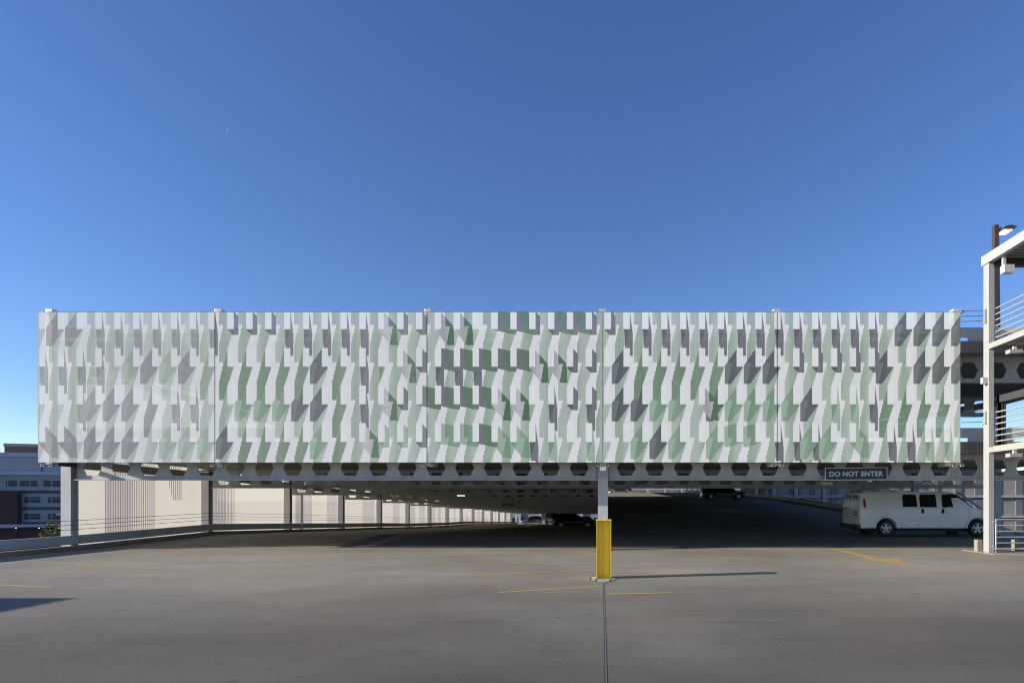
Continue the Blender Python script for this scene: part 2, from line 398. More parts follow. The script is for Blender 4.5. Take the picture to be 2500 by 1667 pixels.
# ceiling lamps
for k, (x, y, lit) in enumerate([(-8.9, 37, 1), (-8.9, 51, 0), (-8.9, 65, 0), (9, 23.5, 0), (13.6, 30.2, 0), (13, 23.4, 0), (9.4, 44, 1), (9.4, 58, 1), (-4.5, 79, 1)]):
    side = -1 if x < 0 else 1
    i = max(j for j in range(16) if YS[j] <= y)
    zb = beam_bottom(side, i) - 0.02 if y > 28 else 2.28
    l = empty('ceiling_lamp', (x, y, zb)); mb = MB(); mb.box(-.25, .25, -.12, .12, 0.03, 0.14); mb.build('housing', M_galv, l)
    mb = MB(); mb.tube([(0, 0, .14), (0, 0, .86)], .012, 6); mb.build('stem', M_galv, l)
    mb = MB(); mb.box(-.23, .23, -.10, .10, 0.0, 0.03); mb.build('diffuser', M_lamp2 if lit else M_white, l)
    tag(l, '%s box lamp under the garage ceiling, %s from the front' % ('lit' if lit else 'unlit', ORD[k]) + (' on the left ramp side' if side < 0 else ' on the right ramp side'), 'ceiling lamp', 'lamps hanging under the garage ceiling')

# ---------------------------------------------------------------- printed screens
def screen_mat(name, attr=True, col=(0.8, 0.78, 0.72), transp=0.12, transl=0.03, opac_noise=True):
    m = bpy.data.materials.new(name); m.use_nodes = True; n = m.node_tree.nodes; l = m.node_tree.links
    for x in list(n): n.remove(x)
    out = n.new('ShaderNodeOutputMaterial'); df = n.new('ShaderNodeBsdfDiffuse'); tl = n.new('ShaderNodeBsdfTranslucent'); tp = n.new('ShaderNodeBsdfTransparent')
    m1 = n.new('ShaderNodeMixShader'); m2 = n.new('ShaderNodeMixShader'); m1.inputs[0].default_value = transl; m2.inputs[0].default_value = 1 - transp
    tc = n.new('ShaderNodeTexCoord')
    if attr:
        at = n.new('ShaderNodeAttribute'); at.attribute_name = 'print'; src = at.outputs['Color']
    else:
        rg = n.new('ShaderNodeRGB'); rg.outputs[0].default_value = (*col, 1); src = rg.outputs[0]
    # slight soiling of the fabric
    no = n.new('ShaderNodeTexNoise'); no.inputs['Scale'].default_value = 0.45; no.inputs['Detail'].default_value = 6; l.new(tc.outputs['Object'], no.inputs['Vector'])
    rp = n.new('ShaderNodeValToRGB'); rp.color_ramp.elements[0].position = .3; rp.color_ramp.elements[1].position = .7
    rp.color_ramp.elements[0].color = (.93, .93, .935, 1); rp.color_ramp.elements[1].color = (1, 1, 1, 1); l.new(no.outputs[0], rp.inputs[0])
    mx = n.new('ShaderNodeMix'); mx.data_type = 'RGBA'; mx.blend_type = 'MULTIPLY'; mx.inputs[0].default_value = 1
    l.new(src, mx.inputs[6]); l.new(rp.outputs[0], mx.inputs[7])
    l.new(mx.outputs[2], df.inputs['Color']); l.new(mx.outputs[2], tl.inputs['Color'])
    # tension folds
    mp = n.new('ShaderNodeMapping'); mp.inputs['Scale'].default_value = (1.1, 1, 0.35); mp.inputs['Rotation'].default_value = (0, 0.35, 0); l.new(tc.outputs['Object'], mp.inputs[0])
    nb = n.new('ShaderNodeTexNoise'); nb.inputs['Scale'].default_value = 1.6; nb.inputs['Detail'].default_value = 3; l.new(mp.outputs[0], nb.inputs['Vector'])
    bp = n.new('ShaderNodeBump'); bp.inputs['Strength'].default_value = .35; bp.inputs['Distance'].default_value = .02
    l.new(nb.outputs[0], bp.inputs['Height']); l.new(bp.outputs[0], df.inputs['Normal'])
    l.new(df.outputs[0], m1.inputs[1]); l.new(tl.outputs[0], m1.inputs[2])
    l.new(tp.outputs[0], m2.inputs[1]); l.new(m1.outputs[0], m2.inputs[2]); l.new(m2.outputs[0], out.inputs[0])
    return m
M_print = screen_mat('printed_mesh')
SY = 18.9; U0 = 92.0; U1 = 2345.0; V0 = 762.0; V1 = 1128.5; PIT = 46.04; RU = 95.0; ROW = 91.7; RV = 757.6
# palette
PAL = [(0.93, 0.94, 0.91), (0.965, 0.975, 0.945), (0.10, 0.25, 0.095), (0.245, 0.25, 0.265), (0.055, 0.10, 0.085), (0.43, 0.58, 0.44), (0.09, 0.24, 0.10), (0.085, 0.20, 0.10), (0.04, 0.04, 0.05), (0.15, 0.26, 0.165), (0.78, 0.85, 0.78), (0.37, 0.46, 0.36), (0.24, 0.31, 0.25)]
LIGHT, RECT, STR, GRAY, STRG, GRN, STRN, DK, BLK, FILL, GAP, FILLF, GGAP = range(13)
SH = {'A': [(15.3, 0), (22.8, 59), (22.8, 111), (5.5, 111), (1.5, 47), (0, 0)],
      'B': [(0, 2), (14.7, 2), (14.7, 47.4), (-13.4, 87.6), (-28.7, 87.6), (-28.7, 43.4)],
      'C': [(15.3, 2), (26.8, 14.5), (26.8, 60), (12, 60), (.5, 48.5), (0, 2)],
      'D': [(14, 0), (45, 6.5), (61, 10), (61, 58), (46, 57.5), (0, 46.5)],
      'd': [(0, 1), (-30, 8), (-30, 58), (-20, 58), (15, 47), (15, 1)],
      'E': [(14.5, 5), (44.7, 37.5), (48, 85), (30.5, 85), (1, 49.7), (0, 40)],
      'F': [(0, 4), (-9.4, 40), (-19.6, 78), (-19.6, 126.5), (-9.4, 126.5), (0, 91), (14.7, 47), (14.7, 40)]}
def rows():
    T = {}
    def put(r, spec):
        for tok in spec.split():
            rng, s = tok.split(':'); a, b = (rng.split('-') + [rng])[:2] if '-' in rng else (rng, rng)
            for k in range(int(a), int(b) + 1): T.setdefault((k, r), []).extend(s.split('+'))
    put(0, '1-2:Bg 3-9:Ag 10-12:Cg 13-17:Ag 18:Ed 19-20:Cg 21-22:Ed 24-25:Dg 26:Cg 27:Dg+Cg 28:Dg+Cg 29:Cg 30:Cg 31-44:Ag 46-49:Bg')
    put(1, '0-3:Ag 5:Bn 6:Bg 7:Bn 8:Bg 9-14:Ff 15:Bg 16:Ff 17:Ag 18:Af 19:Ed 20:Cg 21-23:Dg+Ag 24-25:Dg 26-27:Ed 28-29:Cg 31:Bg 32-36:Ff 37-39:Bg 40-44:Cg 45:Bg 47-49:Bg')
    put(2, '2:Ag 3-5:Bg 6:Fg 7-8:Ag 11-13:Bn 14-15:Bg 16:Ff 17:Ag 18:Ed 19:Cg 20-23:Dg 24-25:Ed 27:Ag 28-29:Cg 29:Ag 31-32:Bg 33-34:Bn 35:Ed 36:Bg 37-40:Bn 41:Bg 42-43:An 44:Ag 45-48:Ff')
    put(3, '0-1:Eg 3-5:Bg 7-9:Bn 10:Bg 11-14:Ff 15:Bn 16:Ff 17:Ed 18-19:Cn 20:Cg 21-22:Dn 23:Dg 24-25:En 26:Ag 27:An 29:An 32:Bn 33:Bg 34:Bn 36:Bn 37-38:dn 39-41:Ag 41-42:Bn 43:En 45-46:Ag 47-48:An')
    put(-1, '30:Ag')
    return T
def inside(poly, x, y):
    r = np.zeros(x.shape, bool); n = len(poly)
    for i in range(n):
        x0, y0 = poly[i]; x1, y1 = poly[(i + 1) % n]
        if y0 == y1: continue
        c = ((y0 > y) != (y1 > y)) & (x < (x1 - x0) * (y - y0) / (y1 - y0) + x0)
        r ^= c
    return r
def art():
    SP = PIT / 18.0; sub = 7                       # stripe pitch, columns per stripe pitch (3 of 7 are ink)
    cw = SP / sub
    u = np.arange(RU - 4 * SP, U1 + SP, cw) + cw / 2; u = u[(u > U0) & (u < U1)]
    v = np.arange(V0, V1, 0.5) + 0.25
    UU, VV = np.meshgrid(u, v, indexing='ij')
    ink = (np.floor((UU - RU) / cw + 1e-6).astype(int) % sub) < 3
    us = RU + (np.floor((UU - RU) / SP) + .4) * SP   # stripe centre: slants become stairs stripe by stripe
    n = np.floor((UU - RU) / PIT).astype(int)
    fx = us - (RU + n * PIT)                         # position within pitch measured from a rect's left
    ry = (VV - RV) % ROW                             # position within row measured from a rect's top
    lx = fx - PIT                                    # relative to the next rect
    z = np.zeros(UU.shape, bool)
    z |= (lx > -9.6) & (lx < 0)
    slant = 35.3 + (-9.4 - lx) / 10.2 * 43           # start of the left half band
    ly = ry.copy(); ly2 = np.where(ly < 35.3, ly + ROW, ly)
    z |= (lx > -19.7) & (lx <= -9.6) & (ly2 > slant)
    xr = 14.9 - (ry - 50) / 40 * 13
    z |= (fx >= 0) & (fx < np.minimum(14.9, xr)) & (ry > 45.7)
    fill = np.zeros(UU.shape, int)                   # overlay kind
    T = rows(); code = {'g': 1, 'n': 2, 'd': 3, 'f': 4}
    for (k, r), lst in T.items():
        for s in lst:
            ox = RU + k * PIT; oy = RV + r * ROW
            i0 = np.searchsorted(u, ox - 34); i1 = np.searchsorted(u, ox + 66)
            if i1 <= i0: continue
            X = UU[i0:i1] - ox; Y = VV[i0:i1] - oy
            msk = inside(SH[s[0]], X, Y); fl = fill[i0:i1]
            if s[1] == 'd':
                fl[msk] = 3
                wht = msk & (X < 15.3 + 14.5 + (Y - 40) * 0.02) & (X < 30 - np.maximum(0, (60 - Y)) * 0.0)
                left = msk & (((Y < 39) & (X < 25)) | ((Y >= 39) & (X < 36 - (Y - 39) * .18)))
                fl[left] = 5
            elif s[1] == 'f':
                sel = msk & z[i0:i1]; fl[sel] = 4
            else:
                c = code[s[1]]
                if s == 'Dg': c = 6
                fl[msk & (fl == 0)] = c
                fl[msk & (fl != c) & (fl < 3)] = 2 if c == 2 else 1
    zz = z
    C = np.full(UU.shape, LIGHT)
    C[zz & ~ink] = GAP; C[zz & ink] = STR
    C[(fill == 1)] = GRAY; C[(fill == 1) & zz & ink] = STRG; 
    C[(fill == 6)] = GRAY; C[(fill == 6) & zz] = GGAP; C[(fill == 6) & zz & ink] = STRN
    C[(fill == 2)] = GRN; C[(fill == 2) & zz & ink] = STRN
    C[(fill == 3)] = DK; C[(fill == 3) & ~ink] = FILL; C[(fill == 3) & (np.mod(UU, 1) < 2)] = np.where(ink, DK, FILL)[(fill == 3)]
    C[(fill == 4)] = FILLF; C[(fill == 4) & ink] = STRN
    C[(fill == 5)] = RECT; C[(fill == 5) & ink] = BLK
    rect = ((UU - RU) % PIT < 15.3) & (ry < 45.7)
    C[rect] = RECT
    return u, v, C, cw
u_, v_, C_, cw_ = art()
SEAMS = [92.0, 524.5, 1042.5, 1471.5, 1897.5, 2345.0]
SEAMNAMES = ['leftmost screen, faded grey and white with sky glowing through it', 'second printed screen from the left, pale with slanted green stripes', 'third printed screen from the left, with wide grey blocks in two rows', 'fourth printed screen from the left, right of the yellow post column', 'rightmost printed screen, ending beside the white stair tower']
def px2(u, v): return ((u - CX) * SY / F, (CY - v) * SY / F + CAMZ)
XC = (1) 
for k in range(5):
    a, b = SEAMS[k] + (0.9 if k else 0.3), SEAMS[k + 1] - (0.9 if k < 4 else 0.3)
    root = empty('mesh_screen', (px2((a + b) / 2, 0)[0], SY, px2(0, V1)[1]))
    vs = []; fs = []; cols = []
    i0 = np.searchsorted(u_, a); i1 = np.searchsorted(u_, b)
    # greedy merge of identical neighbouring columns
    i = i0
    while i < i1:
        j = i + 1
        while j < i1 and np.array_equal(C_[j], C_[i]) : j += 1
        ua = max(a, u_[i] - cw_ / 2) if i > i0 else a; ub = min(b, u_[j - 1] + cw_ / 2) if j < i1 else b
        colc = C_[i]; br_ = np.flatnonzero(np.diff(colc)) + 1
        segs = [0, *br_, len(colc)]
        for s0, s1 in zip(segs, segs[1:]):
            va = V0 + s0 * 0.5; vb = min(V1, V0 + s1 * 0.5) if s1 < len(colc) else V1
            xa, zt = px2(ua, va); xb, zb = px2(ub, vb); o = len(vs)
            ox, oz = root.location.x, root.location.z
            vs += [(xa - ox, 0, zb - oz), (xb - ox, 0, zb - oz), (xb - ox, 0, zt - oz), (xa - ox, 0, zt - oz)]
            fs.append((o, o + 1, o + 2, o + 3)); cols.append([c_ + (l_ - c_) * (0.36, 0.10, 0, 0, 0)[k] for c_, l_ in zip(PAL[int(colc[s0])], (.80, .81, .77))])  # backlight veil mixed into the print colours of the left panels
        i = j
    me = bpy.data.meshes.new('fabric'); me.from_pydata(vs, [], fs); me.materials.append(M_print)
    at = me.attributes.new('print', 'FLOAT_COLOR', 'FACE')
    at.data.foreach_set('color', np.array([(*c, 1.0) for c in cols], dtype=np.float32).ravel())
    o = bpy.data.objects.new('fabric', me); COL.objects.link(o); o.parent = root
    wd = px2(b, 0)[0] - px2(a, 0)[0]; ht = px2(0, V0)[1] - px2(0, V1)[1]; h = wd / 2
    for nm, bxx in (('hem_rail', (-h, h, 0.012, 0.05, ht - .012, ht + .012)), ('hem_rail', (-h, h, 0.012, 0.05, -.014, .012))):
        mb = MB(); mb.box(*bxx); mb.build(nm, M_dark, root)
    for sx in (-1, 1):
        mb = MB(); mb.box(sx * h - (0.014 if sx > 0 else -0.002), sx * h + (0.002 if sx > 0 else 0.014) , 0.012, 0.05, 0.013, ht - .013)
        mb.build('side_rail', M_white if (k == 4 and sx > 0) else M_dark, root)
    tag(root, SEAMNAMES[k], 'mesh screen', 'printed mesh screens across the garage front')
# hanger posts with brackets
for k, (x, nm) in enumerate([(-18.0, 'at the left end of the screens'), (-12.5, 'at the first seam from the left'), (-5.67, 'at the second seam from the left'), (0.04, 'above the middle column'), (5.70, 'at the seam right of the middle column'), (11.55, 'at the right end of the screens')]):
    p = empty('hanger_post', (x, 19.14, 2.7))
    mb = MB(); mb.box(-.11, .11, -.10, .12, 0.12, 5.22); mb.build('post', M_galv, p, bevel=.01)
    for sx in (-1, 1):
        mb = MB(); mb.box(sx * .13 - .055, sx * .13 + .055, -.2, -.08, 0.08, 0.17); mb.box(sx * .13 - .03, sx * .13 + .03, -.2, -.19, .10, .15)
        mb.build('clip', M_white, p)
        mb = MB(); mb.box(sx * .14 - .06, sx * .14 + .06, -.2, -.08, 5.075, 5.11); mb.build('clip', M_white, p)
    mb = MB(); mb.box(-.07, .07, .12, .84, 0.12, 0.26); mb.build('arm', M_dark if k == 0 else M_galv, p)
    if k == 3:
        mb = MB(); mb.box(-.10, .10, -.19, -.1, -.05, .08); mb.build('bracket', M_galv, p)
    tag(p, 'square steel hanger post holding the screens ' + nm, 'hanger post', 'posts behind the screen seams')

# backlit screens along the left side of the garage
def side_mesh_mat():
    m = screen_mat('side_mesh', False, (0.44, 0.425, 0.385), transp=0.10, transl=0.62)
    return m
M_side = side_mesh_mat()
M_rib = screen_mat('side_mesh_rib', False, (0.15, 0.14, 0.14), transp=0.07, transl=0.62)
M_shadegrey = screen_mat('side_mesh_grey', False, (0.34, 0.325, 0.32), transp=0.08, transl=0.6)
XS = -18.44
ribs = {0: [(1.5, 3.95, 0), (4.5, 5.45, 1)], 1: [(0.8, 2.4, 0)], 2: [(1.3, 3.3, 0), (5.3, 6.9, 2)], 3: [(0.2, 1.0, 0), (4.2, 6.6, 2)], 4: [(0.0, 1.4, 2), (3.8, 5.5, 2)]}
for i in range(14):
    y0 = YS[i] + (0.22 if i == 0 else 0.01); y1 = YS[i] + 6.96 - 0.01
    zb = zprof(-1, y0) - 2.6; zt = 7.7 if i < 7 else zprof(-1, y0) + 2.8
    root = empty('side_screen', (XS, y0, zb)); H = zt - zb; mb = MB()
    rng = random.Random(i)
    spec = ribs.get(i, [(rng.uniform(.2, 1.5), rng.uniform(2, 3.4), 2), (rng.uniform(3.6, 4.4), rng.uniform(5, 6.2), 2)])
    cuts = [(0.0, 0)]
    y = 0.0; Lw = y1 - y0
    segs = []; pos = 0.0
    for (a, b, kk) in spec:
        b = min(b, Lw)
        if a > pos: segs.append((pos, a, 0))
        if kk == 2: segs.append((a, b, 2))
        else:
            q = a; t = 0
            while q < b:
                e = min(b, q + 0.046); segs.append((q, e, 3 if kk == 1 else 1)); e2 = min(b, e + 0.066); segs.append((e, e2, 4 if kk == 0 and i < 3 and q < (a + b) / 2 else 0)); q = e2
        pos = b
    if pos < Lw: segs.append((pos, Lw, 0))
    for a, b, kk in segs:
        if b - a < 1e-4: continue
        if kk == 0: mb.add([(0, a, 0), (0, b, 0), (0, b, H), (0, a, H)], [(0, 1, 2, 3)], 0)
        else:
            hz = H * (0.42 if i in (1,) else 0.0)
            if kk == 2:
                mb.add([(0, a, 0), (0, b, 0), (0, b, H * .55), (0, a, H * .75)], [(0, 1, 2, 3)], 2)
                mb.add([(0, a, H * .75), (0, b, H * .55), (0, b, H), (0, a, H)], [(0, 1, 2, 3)], 2 if i % 2 else 0)
            elif kk == 4: mb.add([(0, a, 0), (0, b, 0), (0, b, H), (0, a, H)], [(0, 1, 2, 3)], 2)  # soft shadow between the ribs, put in as grey mesh strips
            elif kk == 3:
                hc = 1.7 - zb - min(0, (a - 4.9)) * 3.0
                mb.add([(0, a, 0), (0, b, 0), (0, b, hc), (0, a, hc)], [(0, 1, 2, 3)], 0); mb.add([(0, a, hc), (0, b, hc), (0, b, H), (0, a, H)], [(0, 1, 2, 3)], 1)
            else: mb.add([(0, a, 0), (0, b, 0), (0, b, H), (0, a, H)], [(0, 1, 2, 3)], 1)
    mb.build('fabric', [M_side, M_rib, M_shadegrey], root)
    mb = MB(); mb.box(-.03, .03, .002, .05, -.06, -.002); mb.box(-.03, .03, .05, Lw, -.06, -.002); mb.build('hem_rail', M_white, root)
    tag(root, 'cream mesh screen outside the left rail, backlit, %s bay from the front' % ORD[i], 'mesh screen', 'backlit screens outside the left rail')

# ---------------------------------------------------------------- DO NOT ENTER sign
sg = empty('traffic_sign', (W(2089.5, 1155, 19.85).x, 19.82, W(0, 1171.5, 19.82).z), 0)
hw_ = 76.0 * 19.82 / F; hh_ = 30.5 * 19.82 / F
mb = MB(); mb.box(-hw_, hw_, 0, 0.02, 0, hh_); mb.build('panel', M_navy, sg)
mb = MB(); t_ = .022
mb.box(-hw_ - .004, hw_ + .004, -.006, .024, -.004, t_); mb.box(-hw_ - .004, hw_ + .004, -.006, .024, hh_ - t_, hh_ + .004)
mb.box(-hw_ - .004, -hw_ + t_, -.006, .024, t_, hh_ - t_); mb.box(hw_ - t_, hw_ + .004, -.006, .024, t_, hh_ - t_); mb.build('frame', M_letter, sg)
cu = bpy.data.curves.new('sign_text', 'FONT'); cu.body = 'DO NOT ENTER'; cu.size = 0.262; cu.align_x = 'CENTER'; cu.align_y = 'CENTER'; cu.extrude = 0.003; cu.offset = 0.0115; cu.space_character = 1.06
to = bpy.data.objects.new('lettering', cu); COL.objects.link(to)
dg = bpy.context.evaluated_depsgraph_get(); tme = bpy.data.meshes.new_from_object(to.evaluated_get(dg)); bpy.data.objects.remove(to)
tme.materials.clear(); tme.materials.append(M_letter)
xs_ = [v.co.x for v in tme.vertices]; s_ = (hw_ * 1.74) / (max(xs_) - min(xs_)); ysc = [v.co.y for v in tme.vertices]
sy_ = 0.175 / (max(ysc) - min(ysc)); my = (max(ysc) + min(ysc)) / 2; mx_ = (max(xs_) + min(xs_)) / 2
for v in tme.vertices: v.co = Vector(((v.co.x - mx_) * s_, v.co.z, (v.co.y - my) * sy_))
to = bpy.data.objects.new('lettering', tme); COL.objects.link(to); to.parent = sg; to.location = (0, -.005, hh_ / 2)
mb = MB()
for sx in (-.6, .6): mb.box(sx - .02, sx + .02, .024, .165, .03, .07)
mb.build('bracket', M_galv, sg)
sg.rotation_euler = (0, R(-0.5), 0)
tag(sg, 'dark blue DO NOT ENTER sign on the perforated beam above the van', 'sign')

# small hanging signs deep in the left ramp
for (px, py, wd, hh, Y, mt, lb) in [(1240, 1232, .9, .14, 38, 'blue', 'blue direction sign hanging deep under the left ramp ceiling'), (1264, 1238.5, .55, .22, 60, 'white', 'small white arrow sign hanging deep under the left ramp ceiling')]:
    p = W(px, py, Y); s = empty('hanging_sign', p)
    c = mat('sign_' + mt, (0.03, 0.10, 0.22) if mt == 'blue' else (0.5, 0.5, 0.47), .5, .05, 4)
    mb = MB(); mb.box(-wd / 2, wd / 2, 0, .02, -hh / 2, hh / 2); mb.build('panel', c, s)
    mb = MB(); mb.tube([(-wd / 3, .01, hh / 2), (-wd / 3, .01, hh / 2 + .35)], .008, 5); mb.tube([(wd / 3, .01, hh / 2), (wd / 3, .01, hh / 2 + .35)], .008, 5); mb.build('hanger', M_cable, s)
    mb = MB()
    if mt == 'white': mb.prism([(-.10, .05), (-.06, .09), (0, .03), (.06, .09), (.10, .05), (0, -.07)], 'y', -.004, -.001)
    else:
        mb.box(-.12, -.03, -.004, -.001, -.03, .03); mb.prism([(.02, -.03), (.02, .03), (.09, 0)], 'y', -.004, -.001)
    mb.build('symbol', M_black if mt == 'white' else M_letter, s)
    tag(s, lb, 'sign')

# ---------------------------------------------------------------- yellow crash post
yp = empty('crash_post', (0.045, 12.78, 0.006))
mb = MB(); mb.box(-.158, -.146, -.16, .16, 0, 1.25); mb.box(.146, .158, -.16, .16, 0, 1.25); mb.box(-.146, .146, -.006, .006, 0, 1.25)
mb.build('steel_section', M_yellow, yp)
mb = MB(); mb.box(-.164, .164, -.165, .165, 1.2505, 1.268); mb.build('cap_plate', M_yellow, yp)
mb = MB(); mb.tube([(0.004, -.012, 0.002), (0.004, -.012, 1.24)], .004, 6); mb.build('weld_bead', M_yellow, yp)
mb = MB(); mb.lathe([(0.001, -.02), (.012, -.02), (.018, 0), (.012, .02), (.001, .02)], (0.004, -.05, 1.285), 10); mb.box(-.004, .012, -.055, -.045, 1.266, 1.28); mb.build('lifting_eye', M_yellow, yp)
tag(yp, 'bright yellow steel H section post standing before the middle column', 'bollard')

# ---------------------------------------------------------------- stair tower at right
st = empty('stair_tower', (12.24, 18.5, 0)); TX = 12.24; TY = 18.5
def rel(mb_pts): return mb_pts
def tb(name, m, x0, x1, y0, y1, z0, z1, bevel=0):
    mb = MB(); mb.box(x0 - TX, x1 - TX, y0 - TY, y1 - TY, z0, z1); return mb.build(name, m, st, bevel=bevel)
tb('post', M_white, TX, TX + .175, TY, TY + .26, 0.03, 9.205, .008)
tb('post', M_white, TX, TX + .175, 11.2, 11.46, 0.03, 9.205, .008)
tb('post', M_white, 17.0, 17.175, TY, TY + .26, 0.03, 9.205)
for (zt, zb) in ((6.64, 6.47), (3.36, 3.20)):
    tb('edge_beam', M_white, TX, TX + .12, 11.46, TY - .002, zb, zt)
    tb('edge_beam', M_white, TX + .177, 17.0, TY + .06, TY + .2, zb, zt)
    tb('landing_slab', M_soffit, TX + .123, 17.2, 11.3, TY + .05, zt - .09, zt - .003)
    for k in range(9):
        tb('joist', M_steel, TX + .123, 17.0, 11.9 + k * .75, 11.97 + k * .75, zb + .0, zt - .093)
    for k in range(6):
        z = zt + .19 + k * .184
        mb = MB(); mb.tube([(.22, TY - TY - .02, z), (.22, 11.4 - TY, z)], .022, 8); mb.build('rail_tube', M_white, st)
    for yy in (16.93, 15.2, 13.4): tb('rail_post', M_white, TX + .2, TX + .24, yy, yy + .05, zt, zt + 1.2)
tb('floor_edge', M_tan, TX + .123, TX + .2, 11.5, TY - .05, 3.361, 3.40)
# roof
tb('roof_beam', M_white, TX, TX + .16, 11.2, TY + .27, 9.207, 9.40)
tb('roof_fascia', M_steel, TX - .04, TX - .002, 11.0, TY + .30, 9.20, 9.49)
tb('roof_beam', M_dark, TX + .162, 17.2, TY + .0, TY + .16, 9.10, 9.36)
mb = MB()
k = 0; y = 11.2
while y < TY - .02:
    mb.box(.17, 5.0, y - TY, y + .10 - TY, 9.37, 9.43); mb.box(.17, 5.0, y + .10 - TY, y + .20 - TY, 9.41, 9.47); y += .20
mb.build('roof_deck', M_soffit, st)
tb('roof_cover', M_steel, TX - .002, 17.3, 11.0, TY + .30, 9.472, 9.488)
# fixtures
def fixture(x, y, z, s=1.0, lit=False):
    tb('light_box', M_galv, x, x + .34 * s, y, y + .16 * s, z, z + .10 * s)
    tb('light_arm', M_galv, x + .15 * s, x + .2 * s, y + .05, y + .1, z + .10 * s, z + .16 * s)
tb('light_box', M_galv, W(2453, 0, 17.9).x, W(2477, 0, 17.9).x, 17.9, 18.1, W(0, 664, 17.9).z, W(0, 645, 17.9).z)
tb('light_arm', M_galv, W(2455, 0, 17.9).x, W(2462, 0, 17.9).x, 18.0, 18.08, W(0, 645, 17.9).z, 9.37)
for (py, Y) in ((853, 17.3), (1107, 17.3)):
    tb('light_box', M_white, W(2466, 0, Y).x, W(2497, 0, Y).x, Y, Y + .2, W(0, py + 8, Y).z, W(0, py - 1, Y).z)
    tb('light_arm', M_galv, W(2478, 0, Y).x, W(2486, 0, Y).x, Y + .06, Y + .12, W(0, py - 1, Y).z, W(0, py - 9, Y).z)
# cable plates on the tower post, and small wall light
tb('cable_plate', M_white, TX - .075, TX - .002, TY + .08, TY + .12, W(0, 788, 18.6).z, W(0, 755, 18.6).z)
tb('cable_plate', M_white, TX - .06, TX - .002, TY + .08, TY + .12, W(0, 1034, 18.6).z, W(0, 1004, 18.6).z)
tb('wall_light', M_galv, TX - .17, TX - .002, TY + .02, TY + .14, W(0, 937, 18.6).z, W(0, 922, 18.6).z)
for (ya, yb_) in (((759, 758)), ((772.5, 771)), ((785, 783.5)), ((1005, 1003)), ((1018, 1017)), ((1031, 1030))):
    p0 = W(2347, ya, 18.95); p1 = W(2399, yb_, 18.6)
    mb = MB(); mb.tube([p0 - Vector((TX, TY, 0)), p1 - Vector((TX, TY, 0))], .011, 6); mb.build('cable', M_cable, st)
# ground rail
tb('base_plate', M_galv, TX - .06, TX + .235, TY - .06, TY + .32, .014, .034)
for bx_ in (-.04, .20):
    mb = MB(); mb.tube([(bx_, -.04, .034), (bx_, -.04, .075)], .012, 6); mb.build('anchor_bolt', M_galv, st)
for zb_ in (3.30, 6.56):
    for dz in (-.04, .04):
        mb = MB(); mb.tube([(.045, -.015, zb_ + dz), (.045, .0, zb_ + dz)], .013, 6); mb.build('bolt', M_galv, st)
mb = MB(); mb.box(.165 - .02 + .045, .165 + .045 + .01, -.06, -.02, W(0, 1341, 18.46).z, W(0, 1266.5, 18.46).z); mb.build('rail_post', M_white, st)
for k in range(6):
    z = W(0, 1267.8 + k * 14.25, 18.46).z
    mb = MB(); mb.tube([(.21, -.04, z), (4.9, -.04, z)], .021, 8); mb.build('rail_tube', M_white, st)
for zz in (1273, 1333):
    mb = MB(); mb.tube([(.10, -.04, W(0, zz, 18.46).z), (.2, -.04, W(0, zz, 18.46).z)], .02, 8); mb.build('rail_stub', M_white, st)
# dark frame of the stair head at the first landing
mb = MB(); mb.box(.30, .42, -.05, .07, 3.40, 5.0); mb.box(.46, .52, -.05, .07, 3.40, 5.0); mb.box(.30, .52, -5, .07, 4.78, 5.0); mb.box(.30, .36, -.05, .02, 3.4, 4.78); mb.build('stair_frame', M_dark, st)
mb = MB(); mb.add([(-.12, -.42, 0), (.2, -.5, 0), (7, -2.3, 0), (7, 1.2, 0), (-.12, 1.2, 0), (-.12, -.42, .03), (.2, -.5, .035), (7, -2.3, .13), (7, 1.2, .13), (-.12, 1.2, .03)],
                   [(4, 3, 2, 1, 0), (5, 6, 7, 8, 9), (0, 1, 6, 5), (1, 2, 7, 6), (2, 3, 8, 7), (3, 4, 9, 8), (4, 0, 5, 9)])
o = mb.build('base_slab', M_conc, st); o.location.z = 0.004
tag(st, 'white painted steel stair tower with tube railings at the right edge', 'stair tower')
for k, (px0, px1) in enumerate([(2386, 2400), (2478, 2490)]):
    Yp = 18.95 if k == 0 else 19.0
    a, b = W(px0, 1352, Yp), W(px1, 1317, Yp); mb = MB(); mb.box(a.x, b.x, Yp, Yp + .18, 0, b.z)
    o = mb.build('concrete_stub', mat('stub_concrete', (0.27, 0.235, 0.18), .85, .12, 6, .3, 40), bevel=.012)
    tag(o, 'short beige concrete stub beside the foot of the tower post' if k == 0 else 'short beige concrete stub behind the ground rail of the tower', 'concrete stub', 'concrete stubs by the stair tower')

# lamp post on the top deck
lp = empty('street_lamp', (W(2432, 0, 24).x, 24, 6.95)); zt = W(0, 551, 24).z - 6.95
mb = MB(); t0, t1 = .12, .092
mb.hexa([(-t0, -t0, 0), (t0, -t0, 0), (t0, t0, 0), (-t0, t0, 0)], [(-t1 - .03, -t1, zt), (t1 - .03, -t1, zt), (t1 - .03, t1, zt), (-t1 - .03, t1, zt)]); mb.build('pole', M_pole, lp)
zz = W(0, 561, 24).z - 6.95
mb = MB(); mb.box(.07, .22, -.03, .03, zz - .03, zz + .05); mb.build('arm', M_pole, lp)
mb = MB(); mb.prism([(.12, zz - .09), (.12, zz - .02), (.26, zz + .06), (.46, zz + .08), (.70, zz + .02), (.62, zz - .02), (.56, zz - .09)], 'y', -.28, .28); hd = mb.build('lamp_head', M_pole, lp, bevel=.01)
mb = MB(); mb.box(.18, .52, -.22, .22, zz - .100, zz - .092); mb.build('lamp_panel', M_lamp, lp)
